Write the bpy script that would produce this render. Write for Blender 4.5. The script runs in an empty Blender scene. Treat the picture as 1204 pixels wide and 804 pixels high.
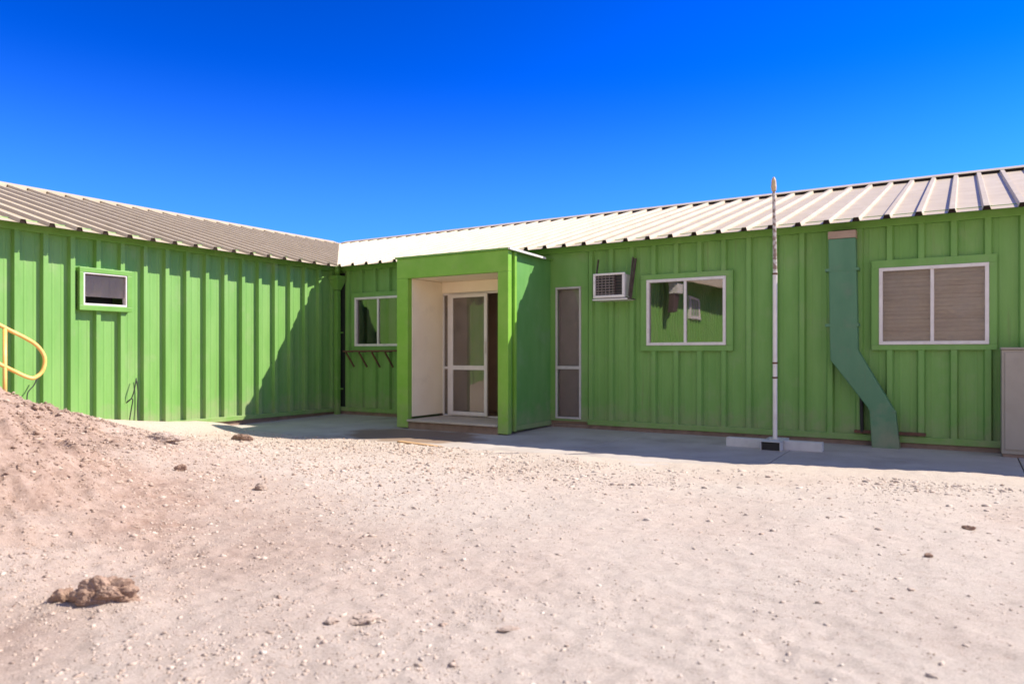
import bpy, bmesh, math, random
import numpy as np
from mathutils import Vector, Matrix, noise as mnoise

random.seed(7); rng = np.random.default_rng(7)
scene = bpy.context.scene
COL = scene.collection

# ------------------------------------------------------------------ helpers
def tag(o, label=None, cat=None, group=None, kind=None):
    if label: o['label'] = label
    if cat: o['category'] = cat
    if group: o['group'] = group
    if kind: o['kind'] = kind
    return o

BASE = {}
def thing(name, loc, label, cat, group=None):
    o = bpy.data.objects.new(name, None); COL.objects.link(o)
    o.location = loc; o.empty_display_size = .2
    BASE[o.name] = Vector(loc)
    return tag(o, label, cat, group)

class MB:
    """collects shapes in world coordinates, builds ONE mesh object"""
    def __init__(s): s.v = []; s.f = []
    def quad(s, a, b, c, d):
        n = len(s.v); s.v += [a, b, c, d]; s.f.append((n, n+1, n+2, n+3))
    def box(s, x0, x1, y0, y1, z0, z1):
        n = len(s.v)
        s.v += [(x0,y0,z0),(x1,y0,z0),(x1,y1,z0),(x0,y1,z0),(x0,y0,z1),(x1,y0,z1),(x1,y1,z1),(x0,y1,z1)]
        for f in ((0,3,2,1),(4,5,6,7),(0,1,5,4),(1,2,6,5),(2,3,7,6),(3,0,4,7)):
            s.f.append(tuple(n+i for i in f))
        return s
    def prism(s, poly, off):
        """poly: list of 3D points, extruded by vector off"""
        n = len(s.v); k = len(poly); o = Vector(off)
        s.v += [tuple(p) for p in poly] + [tuple(Vector(p)+o) for p in poly]
        s.f.append(tuple(n+i for i in range(k))[::-1]); s.f.append(tuple(n+k+i for i in range(k)))
        for i in range(k):
            j = (i+1) % k; s.f.append((n+i, n+j, n+k+j, n+k+i))
        return s
    def tube(s, pts, r, seg=10, cap=True):
        pts = [Vector(p) for p in pts]; n = len(s.v); m = len(pts)
        rs = r if isinstance(r, (list, tuple)) else [r]*m
        up = None
        for i, p in enumerate(pts):
            t = (pts[min(i+1,m-1)] - pts[max(i-1,0)]).normalized()
            if up is None:
                up = t.orthogonal().normalized()
            else:
                up = (up - t*up.dot(t)).normalized()
            b = t.cross(up)
            for k in range(seg):
                a = 2*math.pi*k/seg
                s.v.append(tuple(p + (up*math.cos(a) + b*math.sin(a))*rs[i]))
        for i in range(m-1):
            for k in range(seg):
                k2 = (k+1) % seg
                s.f.append((n+i*seg+k, n+i*seg+k2, n+(i+1)*seg+k2, n+(i+1)*seg+k))
        if cap:
            s.f.append(tuple(n+k for k in range(seg))[::-1]); s.f.append(tuple(n+(m-1)*seg+k for k in range(seg)))
        return s
    def bar(s, a, b, w, h, up=(0,0,1)):
        """rectangular bar a->b"""
        a = Vector(a); b = Vector(b); t = (b-a).normalized(); u = Vector(up)
        r = t.cross(u).normalized(); u = r.cross(t).normalized()
        q = [a + r*(w/2*i) + u*(h/2*j) for i, j in ((-1,-1),(1,-1),(1,1),(-1,1))]
        return s.prism(q, b-a)
    def build(s, name, mat, parent=None, bevel=0, smooth=False):
        root = parent
        while root is not None and root.parent is not None: root = root.parent
        off = BASE.get(root.name, Vector((0,0,0))) if root is not None else Vector((0,0,0))
        me = bpy.data.meshes.new(name)
        me.from_pydata([tuple(Vector(p)-off) for p in s.v], [], s.f)
        bm = bmesh.new(); bm.from_mesh(me)
        bmesh.ops.recalc_face_normals(bm, faces=bm.faces); bm.to_mesh(me); bm.free()
        me.materials.append(mat)
        o = bpy.data.objects.new(name, me); COL.objects.link(o)
        if parent is not None: o.parent = parent
        if smooth:
            for p in me.polygons: p.use_smooth = True
        if bevel:
            m = o.modifiers.new('bevel', 'BEVEL'); m.width = bevel; m.segments = 2; m.limit_method = 'ANGLE'
        return o

def smooth01(a, b, x):
    t = np.clip((x-a)/(b-a), 0, 1); return t*t*(3-2*t)

# ------------------------------------------------------------------ materials
def new_mat(name):
    m = bpy.data.materials.new(name); m.use_nodes = True
    nt = m.node_tree; nt.nodes.clear()
    out = nt.nodes.new('ShaderNodeOutputMaterial')
    return m, nt, out

def N(nt, t, **kw):
    n = nt.nodes.new(t)
    for k, v in kw.items():
        if k in n.inputs: n.inputs[k].default_value = v
        else: setattr(n, k, v)
    return n

def surf(name, c1, c2, scale=4, rough=.6, stretch=(1,1,1), detail=6, bump=0, bscale=60, metallic=0, contrast=(.35,.65),
         stain=None, stain_scale=1.3, stain_amt=.5, spec=.4, fine=.0, splash=0, streak=0):
    m, nt, out = new_mat(name)
    L = nt.links.new
    p = N(nt, 'ShaderNodeBsdfPrincipled', Roughness=rough, Metallic=metallic)
    p.inputs['Specular IOR Level'].default_value = spec
    tc = N(nt, 'ShaderNodeNewGeometry')
    mp = N(nt, 'ShaderNodeMapping'); mp.inputs['Scale'].default_value = stretch
    L(tc.outputs['Position'], mp.inputs['Vector'])
    nz = N(nt, 'ShaderNodeTexNoise', Scale=scale, Detail=detail, Roughness=.6)
    L(mp.outputs[0], nz.inputs['Vector'])
    mr = N(nt, 'ShaderNodeMapRange'); mr.inputs[1].default_value = contrast[0]; mr.inputs[2].default_value = contrast[1]
    L(nz.outputs['Fac'], mr.inputs[0])
    mx = N(nt, 'ShaderNodeMix', data_type='RGBA')
    mx.inputs[6].default_value = (*c1, 1); mx.inputs[7].default_value = (*c2, 1)
    L(mr.outputs[0], mx.inputs[0]); col = mx.outputs[2]
    if stain:
        n2 = N(nt, 'ShaderNodeTexNoise', Scale=stain_scale, Detail=8, Roughness=.65)
        L(tc.outputs['Position'], n2.inputs['Vector'])
        r2 = N(nt, 'ShaderNodeMapRange'); r2.inputs[1].default_value = .55; r2.inputs[2].default_value = .75; r2.inputs[4].default_value = stain_amt
        L(n2.outputs['Fac'], r2.inputs[0])
        m2 = N(nt, 'ShaderNodeMix', data_type='RGBA'); m2.inputs[7].default_value = (*stain, 1)
        L(r2.outputs[0], m2.inputs[0]); L(col, m2.inputs[6]); col = m2.outputs[2]
    if fine:
        n3 = N(nt, 'ShaderNodeTexNoise', Scale=180, Detail=3)
        L(tc.outputs['Position'], n3.inputs['Vector'])
        r3 = N(nt, 'ShaderNodeMapRange'); r3.inputs[1].default_value = .3; r3.inputs[2].default_value = .7
        r3.inputs[3].default_value = 1-fine; r3.inputs[4].default_value = 1+fine
        L(n3.outputs['Fac'], r3.inputs[0])
        m3 = N(nt, 'ShaderNodeMix', data_type='RGBA', blend_type='MULTIPLY'); m3.inputs[0].default_value = 1
        L(col, m3.inputs[6]); L(r3.outputs[0], m3.inputs[7]); col = m3.outputs[2]
    if streak:      # thin run-down marks of rust and dust
        ms = N(nt, 'ShaderNodeMapping'); ms.inputs['Scale'].default_value = (16, 16, .55); L(tc.outputs['Position'], ms.inputs['Vector'])
        ns = N(nt, 'ShaderNodeTexNoise', Scale=1.0, Detail=5, Roughness=.6); L(ms.outputs[0], ns.inputs['Vector'])
        rs = N(nt, 'ShaderNodeMapRange'); rs.inputs[1].default_value = .60; rs.inputs[2].default_value = .78; rs.inputs[4].default_value = streak
        L(ns.outputs['Fac'], rs.inputs[0])
        xs_ = N(nt, 'ShaderNodeMix', data_type='RGBA'); L(rs.outputs[0], xs_.inputs[0]); L(col, xs_.inputs[6]); xs_.inputs[7].default_value = (.17,.15,.075,1); col = xs_.outputs[2]
    if splash:      # dried mud and dust thrown up along the foot of the wall
        sx = N(nt, 'ShaderNodeSeparateXYZ'); L(tc.outputs['Position'], sx.inputs[0])
        n5 = N(nt, 'ShaderNodeTexNoise', Scale=5, Detail=8, Roughness=.7); L(tc.outputs['Position'], n5.inputs['Vector'])
        hz = N(nt, 'ShaderNodeMapRange'); hz.inputs[1].default_value = .0; hz.inputs[2].default_value = .75; hz.inputs[3].default_value = .38; hz.inputs[4].default_value = -.25
        L(sx.outputs['Z'], hz.inputs[0])
        ad = N(nt, 'ShaderNodeMath', operation='ADD'); L(n5.outputs['Fac'], ad.inputs[0]); L(hz.outputs[0], ad.inputs[1])
        r5 = N(nt, 'ShaderNodeMapRange'); r5.inputs[1].default_value = .55; r5.inputs[2].default_value = .95; r5.inputs[4].default_value = splash
        L(ad.outputs[0], r5.inputs[0])
        x5 = N(nt, 'ShaderNodeMix', data_type='RGBA'); L(r5.outputs[0], x5.inputs[0]); L(col, x5.inputs[6]); x5.inputs[7].default_value = (.34,.29,.20,1); col = x5.outputs[2]
    L(col, p.inputs['Base Color'])
    if bump:
        nb = N(nt, 'ShaderNodeTexNoise', Scale=bscale, Detail=5, Roughness=.6)
        L(tc.outputs['Position'], nb.inputs['Vector'])
        b = N(nt, 'ShaderNodeBump', Strength=bump, Distance=.01)
        L(nb.outputs['Fac'], b.inputs['Height']); L(b.outputs[0], p.inputs['Normal'])
    L(p.outputs[0], out.inputs[0])
    return m

GREEN = surf('green_paint', (.152,.328,.072), (.196,.374,.098), scale=2.5, stretch=(1.5,1.5,.35), rough=.5, bump=.08, bscale=14,
             stain=(.27,.35,.16), stain_scale=1.6, stain_amt=.6, spec=.3, splash=.5, streak=.45)
GREEN_TRIM = surf('green_trim_paint', (.142,.318,.055), (.172,.36,.073), scale=5, rough=.45, bump=.05, bscale=25, spec=.35, splash=.4,
                  stain=(.28,.33,.15), stain_scale=5, stain_amt=.4)
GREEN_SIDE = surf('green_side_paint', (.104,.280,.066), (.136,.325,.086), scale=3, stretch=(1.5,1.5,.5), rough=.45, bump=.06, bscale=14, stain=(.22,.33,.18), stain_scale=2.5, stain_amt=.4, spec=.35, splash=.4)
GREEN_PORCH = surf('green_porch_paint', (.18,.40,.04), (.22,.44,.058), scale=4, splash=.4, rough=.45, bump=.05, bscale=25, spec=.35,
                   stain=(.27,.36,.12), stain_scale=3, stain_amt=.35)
TEAL = surf('teal_duct_paint', (.076,.195,.098), (.10,.235,.122), scale=3, stretch=(1,1,.4), rough=.5, bump=.06, bscale=12,
            stain=(.16,.20,.14), stain_scale=4, stain_amt=.6, splash=.5, streak=.35)
ROOF = surf('cream_roof_metal', (.475,.382,.245), (.545,.45,.305), scale=3, rough=.5, bump=.04, bscale=8, spec=.4,
            stain=(.38,.27,.18), stain_scale=1.5, stain_amt=.5)
CREAM = surf('cream_paint', (.87,.75,.54), (.91,.80,.59), scale=2, rough=.6, bump=.03, bscale=20, stain=(.5,.44,.36), stain_scale=2.5, stain_amt=.3)
WHITE = surf('white_frame_paint', (.70,.645,.60), (.77,.715,.67), scale=8, rough=.4, stain=(.5,.42,.36), stain_scale=9, stain_amt=.5)
ALU = surf('pale_aluminium', (.66,.62,.55), (.74,.70,.63), scale=6, rough=.4, metallic=.0, stain=(.5,.44,.38), stain_scale=6, stain_amt=.4)
CONC = surf('concrete', (.39,.335,.29), (.48,.425,.375), scale=1.6, rough=.9, bump=.35, bscale=50, stain=(.24,.20,.165), stain_scale=.9, stain_amt=.7, fine=.12, spec=.2)
LIP = surf('worn_step', (.40,.36,.30), (.52,.45,.36), scale=3, rough=.85, bump=.25, bscale=50, stain=(.30,.22,.15), stain_scale=2, stain_amt=.6, fine=.1)
BLOCK = surf('whitewashed_steel', (.52,.50,.47), (.62,.60,.57), scale=6, rough=.8, bump=.2, bscale=60, stain=(.36,.29,.22), stain_scale=6, stain_amt=.6)
PLINTH = surf('brown_footing', (.20,.135,.10), (.29,.20,.15), scale=5, rough=.9, bump=.4, bscale=40)
RUST = surf('rusty_steel', (.16,.075,.045), (.10,.05,.035), scale=12, rough=.85, bump=.3, bscale=80)
RUSTW = surf('flaking_white_over_rust', (.27,.185,.14), (.58,.53,.48), scale=26, rough=.75, bump=.3, bscale=70, contrast=(.46,.54))
DARKST = surf('dark_steel', (.07,.045,.04), (.11,.075,.065), scale=10, rough=.7, bump=.2, bscale=50)
GREY = surf('grey_cabinet_paint', (.33,.29,.235), (.38,.335,.275), scale=3, rough=.5, bump=.05, bscale=20, stain=(.28,.22,.17), stain_scale=3, stain_amt=.4)
YELLOW = surf('yellow_rail_paint', (.80,.45,.11), (.86,.53,.17), scale=9, rough=.45, stain=(.62,.34,.15), stain_scale=8, stain_amt=.6)
WOOD = surf('tan_wood', (.46,.27,.13), (.58,.37,.19), scale=6, stretch=(2,14,14), rough=.8, bump=.2, bscale=60)
GRILL = surf('grey_grille', (.30,.25,.23), (.38,.32,.30), scale=9, rough=.6)
GREYF = surf('weathered_frame', (.50,.46,.42), (.58,.54,.50), scale=8, rough=.5, stain=(.36,.29,.24), stain_scale=9, stain_amt=.5)
FOAM_SHADE = surf('dark_foam_and_shade', (.022,.014,.010), (.035,.024,.018), scale=20, rough=.95, spec=.1)
DKGREEN = surf('black_green_shade', (.012,.02,.012), (.02,.03,.018), scale=6, rough=.7)
BLACK = surf('black_rubber_and_shade', (.018,.018,.017), (.03,.028,.026), scale=8, rough=.6)
INNER = surf('dull_interior', (.42,.30,.22), (.48,.36,.27), scale=2, rough=.9)
BLIND = surf('beige_blind', (.74,.68,.56), (.24,.17,.12), scale=1.3, stretch=(.7,.7,9), rough=.7, contrast=(.47,.70), stain=(.34,.36,.26), stain_scale=1.6, stain_amt=.8)
PALEP = surf('brown_band_paint', (.36,.25,.18), (.43,.31,.23), scale=7, rough=.7, bump=.1)
GREYP = surf('grey_panel', (.36,.33,.33), (.42,.39,.39), scale=1.5, rough=.45)
ROCKM = surf('pale_rock', (.34,.25,.19), (.47,.375,.30), scale=14, rough=.95, bump=.6, bscale=50, fine=.15, spec=.15)
CLODM = surf('brown_dirt_clod', (.22,.138,.095), (.36,.245,.175), scale=16, rough=1, bump=.8, bscale=60, fine=.2, spec=.1)

def glass(name, ior=2.5, tint=(.55,.5,.47), dust=(.004,.05), bmp=.02):
    m, nt, out = new_mat(name); L = nt.links.new
    tr = N(nt, 'ShaderNodeBsdfTransparent'); tr.inputs[0].default_value = (*tint, 1)
    gl = N(nt, 'ShaderNodeBsdfGlossy', Roughness=.015); gl.inputs[0].default_value = (.97,.94,.92,1)
    tc = N(nt, 'ShaderNodeNewGeometry')
    nz = N(nt, 'ShaderNodeTexNoise', Scale=1.7, Detail=1); L(tc.outputs['Position'], nz.inputs['Vector'])
    b = N(nt, 'ShaderNodeBump', Strength=bmp, Distance=.1); L(nz.outputs['Fac'], b.inputs['Height']); L(b.outputs[0], gl.inputs['Normal'])
    fr = N(nt, 'ShaderNodeFresnel', IOR=ior)
    mx = N(nt, 'ShaderNodeMixShader'); L(fr.outputs[0], mx.inputs[0]); L(tr.outputs[0], mx.inputs[1]); L(gl.outputs[0], mx.inputs[2])
    # film of dust
    df = N(nt, 'ShaderNodeBsdfDiffuse'); df.inputs[0].default_value = (.45,.38,.31,1)
    n2 = N(nt, 'ShaderNodeTexNoise', Scale=5, Detail=6); L(tc.outputs['Position'], n2.inputs['Vector'])
    r2 = N(nt, 'ShaderNodeMapRange'); r2.inputs[1].default_value=.35; r2.inputs[2].default_value=.75; r2.inputs[3].default_value=dust[0]; r2.inputs[4].default_value=dust[1]
    L(n2.outputs['Fac'], r2.inputs[0])
    m2 = N(nt, 'ShaderNodeMixShader'); L(r2.outputs[0], m2.inputs[0]); L(mx.outputs[0], m2.inputs[1]); L(df.outputs[0], m2.inputs[2])
    L(m2.outputs[0], out.inputs[0])
    return m
GLASS = glass('window_glass', 2.6)
GLASSD = glass('door_glass', 2.0, (.80,.74,.70), (.12,.26))
GLASSB = glass('plain_window_glass', 1.6, (.96,.94,.90), (.20,.40), .004)
GLASSG = glass('grey_tinted_glass', 1.5, (.93,.89,.90), (.06,.14))

def ground_mat():
    m, nt, out = new_mat('dry_dirt'); L = nt.links.new
    p = N(nt, 'ShaderNodeBsdfPrincipled', Roughness=.97); p.inputs['Specular IOR Level'].default_value = .12
    g = N(nt, 'ShaderNodeNewGeometry')
    def noise(scale, detail=6, rough=.6):
        n = N(nt, 'ShaderNodeTexNoise', Scale=scale, Detail=detail, Roughness=rough); L(g.outputs['Position'], n.inputs['Vector']); return n.outputs['Fac']
    def rng_(x, a, b, c=0, d=1):
        r = N(nt, 'ShaderNodeMapRange'); r.inputs[1].default_value=a; r.inputs[2].default_value=b; r.inputs[3].default_value=c; r.inputs[4].default_value=d
        L(x, r.inputs[0]); return r.outputs[0]
    def mix(f, a, b, bt='MIX'):
        x = N(nt, 'ShaderNodeMix', data_type='RGBA', blend_type=bt)
        for i, v in ((0,f),(6,a),(7,b)):
            if isinstance(v, (tuple, float, int)): x.inputs[i].default_value = (*v,1) if isinstance(v, tuple) else v
            else: L(v, x.inputs[i])
        return x.outputs[2]
    c = mix(rng_(noise(.55, 5), .38, .62), (.520,.428,.348), (.515,.44,.362))
    c = mix(rng_(noise(5.5, 10, .78), .52, .70, 0, .24), c, (.42,.30,.24))
    c = mix(rng_(noise(18, 8, .75), .52, .66, 0, .6), c, (.60,.51,.43))
    c = mix(rng_(noise(38, 5, .75), .54, .70, 0, .55), c, (.31,.21,.16))
    # loose spoil on the heap is redder: vertex attribute written with the terrain
    at = N(nt, 'ShaderNodeAttribute', attribute_name='spoil')
    c = mix(at.outputs['Fac'], c, mix(rng_(noise(9, 10, .78), .40, .60), (.425,.305,.235), (.285,.19,.138)))
    c = mix(1.0, c, rng_(noise(150, 3), .3, .7, .85, 1.15), 'MULTIPLY')
    L(c, p.inputs['Base Color'])
    b1 = N(nt, 'ShaderNodeBump', Strength=.7, Distance=.016); L(noise(48, 8, .8), b1.inputs['Height'])
    b2 = N(nt, 'ShaderNodeBump', Strength=.5, Distance=.006); L(noise(170, 4, .7), b2.inputs['Height']); L(b1.outputs[0], b2.inputs['Normal'])
    L(b2.outputs[0], p.inputs['Normal'])
    L(p.outputs[0], out.inputs[0])
    return m
DIRT = ground_mat()

# ------------------------------------------------------------------ terrain
def lattice(seed):
    r = np.random.default_rng(seed); T = r.random((256,256))*2-1
    def f(x, y):
        xi = np.floor(x).astype(int); yi = np.floor(y).astype(int); fx = x-xi; fy = y-yi
        fx = fx*fx*fx*(fx*(fx*6-15)+10); fy = fy*fy*fy*(fy*(fy*6-15)+10)
        a = T[xi%256, yi%256]; b = T[(xi+1)%256, yi%256]; c = T[xi%256, (yi+1)%256]; d = T[(xi+1)%256, (yi+1)%256]
        return (a*(1-fx)+b*fx)*(1-fy) + (c*(1-fx)+d*fx)*fy
    return f
LN = [lattice(i) for i in range(8)]
def fbm(x, y, s, octs=4, gain=.5, k0=0):
    v = 0; a = 1
    for i in range(octs):
        v = v + a*LN[(k0+i)%8](x*s+17.3*i+100, y*s+9.1*i+100); s *= 2.03; a *= gain
    return v

def spoil_f(x, y):
    d2 = (x-2.0)**2 + (y+8.5)**2
    return np.exp(-d2/(2*1.65**2)) + .75*np.exp(-((x-4.75)**2/1.7 + (y+8.75)**2/1.3))

SLAB_EDGE = 2.78
def slab_z(y): return -.05 + .012*y          # y is negative in front of the wall
def terrain(x, y, fine=True):
    d = -y
    w = fbm(x, y, .5, 3, .5, 3)
    # slab area: ground lies under it
    edge = SLAB_EDGE + .10*w - .22*smooth01(5.0, 6.5, x) - .55*smooth01(7.2, 10.2, x)
    t = smooth01(edge-.42, edge+.12, d)
    low = -.20
    top = -.078 + .085*smooth01(2.8, 5.5, d) + .10*smooth01(7.2, 10.5, x)*smooth01(1.2,2.4,d)
    z = low*(1-t) + top*t
    inside = (d < -.3) | (x < -.3)
    # sand drifted against the left wall
    z = z + .15*np.exp(-((x-.1)/.75)**2)*smooth01(2.3, 3.2, d) + .10*smooth01(3.0, 6.0, d)*smooth01(3.0, 0, x)
    sp = spoil_f(x, y)
    z = z + 1.31*np.exp(-((x-2.0)**2+(y+8.5)**2)/(2*1.65**2))*smooth01(3.2, 5.4, d)
    z = z + .72*np.exp(-((x-4.75)**2/1.5 + (y+8.75)**2/1.1)) + .05*np.exp(-((x-7.27)**2+(y+8.5)**2)/.05)
    z = z + 1.2*smooth01(8.0, 11.5, d)*smooth01(6.0, 1.5, x)*(1-.8*np.clip(sp,0,1))
    # hillside far behind the photographer, raised to bounce sunlight onto the shaded walls
    z = z + 16*smooth01(15, 52, d)*smooth01(1.5, 9, x) + 10*smooth01(55, 95, d) + 1.2*fbm(x, y, .06, 3)*smooth01(17, 60, d)*smooth01(2,9,x)
    if fine:
        act = t
        z = z + act*(.020*w + .005*fbm(x, y, 2.1, 3, .5, 1) + .004*fbm(x, y, 9, 3, .7, 2))
        ridg = 1-np.abs(fbm(x, y, 5.0, 4, .6, 4))
        rough = np.clip(.10 + 1.1*np.clip(sp*1.7,0,1) + .45*smooth01(6.2, 8.0, d), 0, 1.3)
        z = z + act*rough*(.022*np.clip(sp,0.12,1)*fbm(x, y, 3.4, 5, .66, 5) + .016*np.clip(fbm(x, y, 15, 2, .7, 6), 0, 1) - .012*ridg)
        z = z + act*np.clip(sp*1.6,0,1)*(.07*fbm(x, y, 1.7, 3, .55, 2) + .026*fbm(x, y, 6.5, 3, .75, 1) - .075*np.abs(fbm(x+.3*y, y*1.6, 1.5, 3, .6, 6)))
    z = np.where(inside, np.minimum(z, -.2), z)
    return z

def axis(a, b, lo, hi, ds=.021, g=.036):
    pts = list(np.arange(a, b, ds)); p, s = a, ds; left = []
    while p > lo: s = ds + g*(a-p); p -= s; left.append(p)
    p = b; right = []
    while p < hi: s = ds + g*(p-b); p += s; right.append(p)
    return np.array(left[::-1] + pts + right)
X = axis(5.6, 11.4, -300, 300); Y = axis(-9.4, -4.6, -320, 260)
GX, GY = np.meshgrid(X, Y, indexing='xy'); GZ = terrain(GX, GY)
nx, ny = len(X), len(Y)
def grid_object(name, GX, GY, GZ, mat, attr=None):
    ny, nx = GX.shape
    me = bpy.data.meshes.new(name)
    co = np.stack([GX, GY, GZ], -1).reshape(-1, 3).astype(np.float32)
    i = (np.arange(ny-1)[:,None]*nx + np.arange(nx-1)[None]).reshape(-1)
    q = np.stack([i, i+1, i+1+nx, i+nx], -1).astype(np.int32)
    me.vertices.add(len(co)); me.vertices.foreach_set('co', co.ravel())
    me.loops.add(q.size); me.loops.foreach_set('vertex_index', q.ravel())
    me.polygons.add(len(q)); me.polygons.foreach_set('loop_start', np.arange(0, q.size, 4, dtype=np.int32))
    me.polygons.foreach_set('loop_total', np.full(len(q), 4, np.int32))
    me.polygons.foreach_set('use_smooth', np.ones(len(q), bool))
    me.update(calc_edges=True)
    if attr is not None:
        a = me.attributes.new('spoil', 'FLOAT', 'POINT'); a.data.foreach_set('value', attr.astype(np.float32).ravel())
    me.materials.append(mat)
    o = bpy.data.objects.new(name, me); COL.objects.link(o); return o
lf = smooth01(9.2, 6.8, GX + .55*(GY+8))*smooth01(-5.2, -7.6, GY)
sp = np.clip(spoil_f(GX, GY)*2.2 + .50*lf*(.75+.6*fbm(GX, GY, 1.1, 4)) + .18*fbm(GX, GY, 1.3, 4) * (spoil_f(GX, GY) > .03), 0, .95)*smooth01(3.4, 5.4, -GY)
sp = sp + .18*smooth01(.52, .9, fbm(GX, GY, .9, 3, .5, 6)*.5+.5)*smooth01(2.9,3.6,-GY)
tag(grid_object('ground', GX, GY, GZ, DIRT, np.clip(sp,0,1)), kind='structure')

# concrete apron: slabs with joints
APRON = CONC.copy(); APRON.name = 'apron_concrete'
def _stain():
    nt = APRON.node_tree; L = nt.links.new
    p = next(n for n in nt.nodes if n.type == 'BSDF_PRINCIPLED'); src = p.inputs['Base Color'].links[0].from_socket
    g = next(n for n in nt.nodes if n.type == 'NEW_GEOMETRY')
    mp = N(nt, 'ShaderNodeMapping', vector_type='POINT'); mp.inputs['Location'].default_value = (-3.55/1.35, 2.05/.85, 0); mp.inputs['Scale'].default_value = (1/1.35, 1/.85, 0)
    L(g.outputs['Position'], mp.inputs[0])
    ln = N(nt, 'ShaderNodeVectorMath', operation='LENGTH'); L(mp.outputs[0], ln.inputs[0])
    nz = N(nt, 'ShaderNodeTexNoise', Scale=2.6, Detail=7); L(g.outputs['Position'], nz.inputs['Vector'])
    ad = N(nt, 'ShaderNodeMath', operation='MULTIPLY_ADD'); L(nz.outputs['Fac'], ad.inputs[0]); ad.inputs[1].default_value = .9; L(ln.outputs['Value'], ad.inputs[2])
    r = N(nt, 'ShaderNodeMapRange'); r.inputs[1].default_value = 1.15; r.inputs[2].default_value = 1.45; r.inputs[3].default_value = .85; r.inputs[4].default_value = 0
    L(ad.outputs[0], r.inputs[0])
    x = N(nt, 'ShaderNodeMix', data_type='RGBA'); L(r.outputs[0], x.inputs[0]); L(src, x.inputs[6]); x.inputs[7].default_value = (.21,.135,.085,1)
    L(x.outputs[2], p.inputs['Base Color'])
_stain()
def apron():
    m = MB()
    xs = [0.0, 1.75, 3.95, 6.35, 8.55, 10.85, 14.2]
    for a, b in zip(xs[:-1], xs[1:]):
        y0, y1 = -.0, -2.95
        e = .006
        z0, z1 = slab_z(y0), slab_z(y1)
        m.prism([(a+e, y0, z0), (a+e, y1, z1), (b-e, y1, z1), (b-e, y0, z0)], (0,0,-.14))
    m.prism([(0.0,-2.962,slab_z(-2.95)), (0.0,-4.3,slab_z(-4.1)), (1.3,-4.2,slab_z(-4.1)), (2.4,-2.962,slab_z(-2.95))], (0,0,-.14))
    o = m.build('concrete_apron', APRON, bevel=.006); return tag(o, kind='structure')
apron()

# ------------------------------------------------------------------ ribbed cladding
P = .342
def profile(u0, u1, phase, period, h=.055, top=.030, foot=.050, minor=True, extra=()):
    pts = []
    k0 = int(math.floor((u0-phase)/period))-1; k1 = int(math.ceil((u1-phase)/period))+1
    for k in range(k0, k1+1):
        c = phase + k*period + .004*math.sin(k*12.9898+phase*7)
        pts += [(c-foot,0),(c-top,h),(c+top,h),(c+foot,0)]
        if minor:
            for q in (1/3, 2/3):
                m = c + period*q
                pts += [(m-.016,0),(m-.006,.0032),(m+.006,.0032),(m+.016,0)]
    pts.sort()
    def at(u):
        for (a, da), (b, db) in zip(pts[:-1], pts[1:]):
            if a <= u <= b: return da + (db-da)*(u-a)/(b-a) if b > a else da
        return 0
    ins = [u0, u1] + [e for e in extra if u0 < e < u1]
    pr = [p for p in pts if u0 < p[0] < u1] + [(e, at(e)) for e in ins]
    pr.sort(); return pr

def ribbed(mb, fn, u0, u1, z0, z1, phase, period, holes=(), h=.055, foot=.050):
    ex = [e for hl in holes for e in hl[:2]]
    pr = profile(u0, u1, phase, period, h=h, foot=foot, extra=ex)
    for (a, da), (b, db) in zip(pr[:-1], pr[1:]):
        if b-a < 1e-6: continue
        mid = (a+b)/2; segs = [(z0, z1)]
        for (h0, h1, hz0, hz1) in holes:
            if h0 < mid < h1:
                ns = []
                for (s0, s1) in segs:
                    if hz0 > s0: ns.append((s0, min(hz0, s1)))
                    if hz1 < s1: ns.append((max(hz1, s0), s1))
                segs = [s for s in ns if s[1]-s[0] > 1e-4]
        for (s0, s1) in segs:
            mb.quad(fn(a,da,s0), fn(b,db,s0), fn(b,db,s1), fn(a,da,s1))
fR = lambda u, d, z: (u, -d, z)        # right wing wall, faces -y
fL = lambda u, d, z: (d, u, z)         # left wing wall, faces +x

def fbox(mb, fn, u0, u1, d0, d1, z0, z1):
    a = fn(u0, d0, z0); b = fn(u1, d1, z1)
    mb.box(min(a[0],b[0]), max(a[0],b[0]), min(a[1],b[1]), max(a[1],b[1]), min(a[2],b[2]), max(a[2],b[2]))
def ring(mb, fn, o, i, d0, d1):
    (u0,u1,z0,z1) = o; (a0,a1,b0,b1) = i
    fbox(mb, fn, u0, u1, d0, d1, b1, z1); fbox(mb, fn, u0, u1, d0, d1, z0, b0)
    fbox(mb, fn, u0, a0, d0, d1, b0, b1); fbox(mb, fn, a1, u1, d0, d1, b0, b1)

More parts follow.
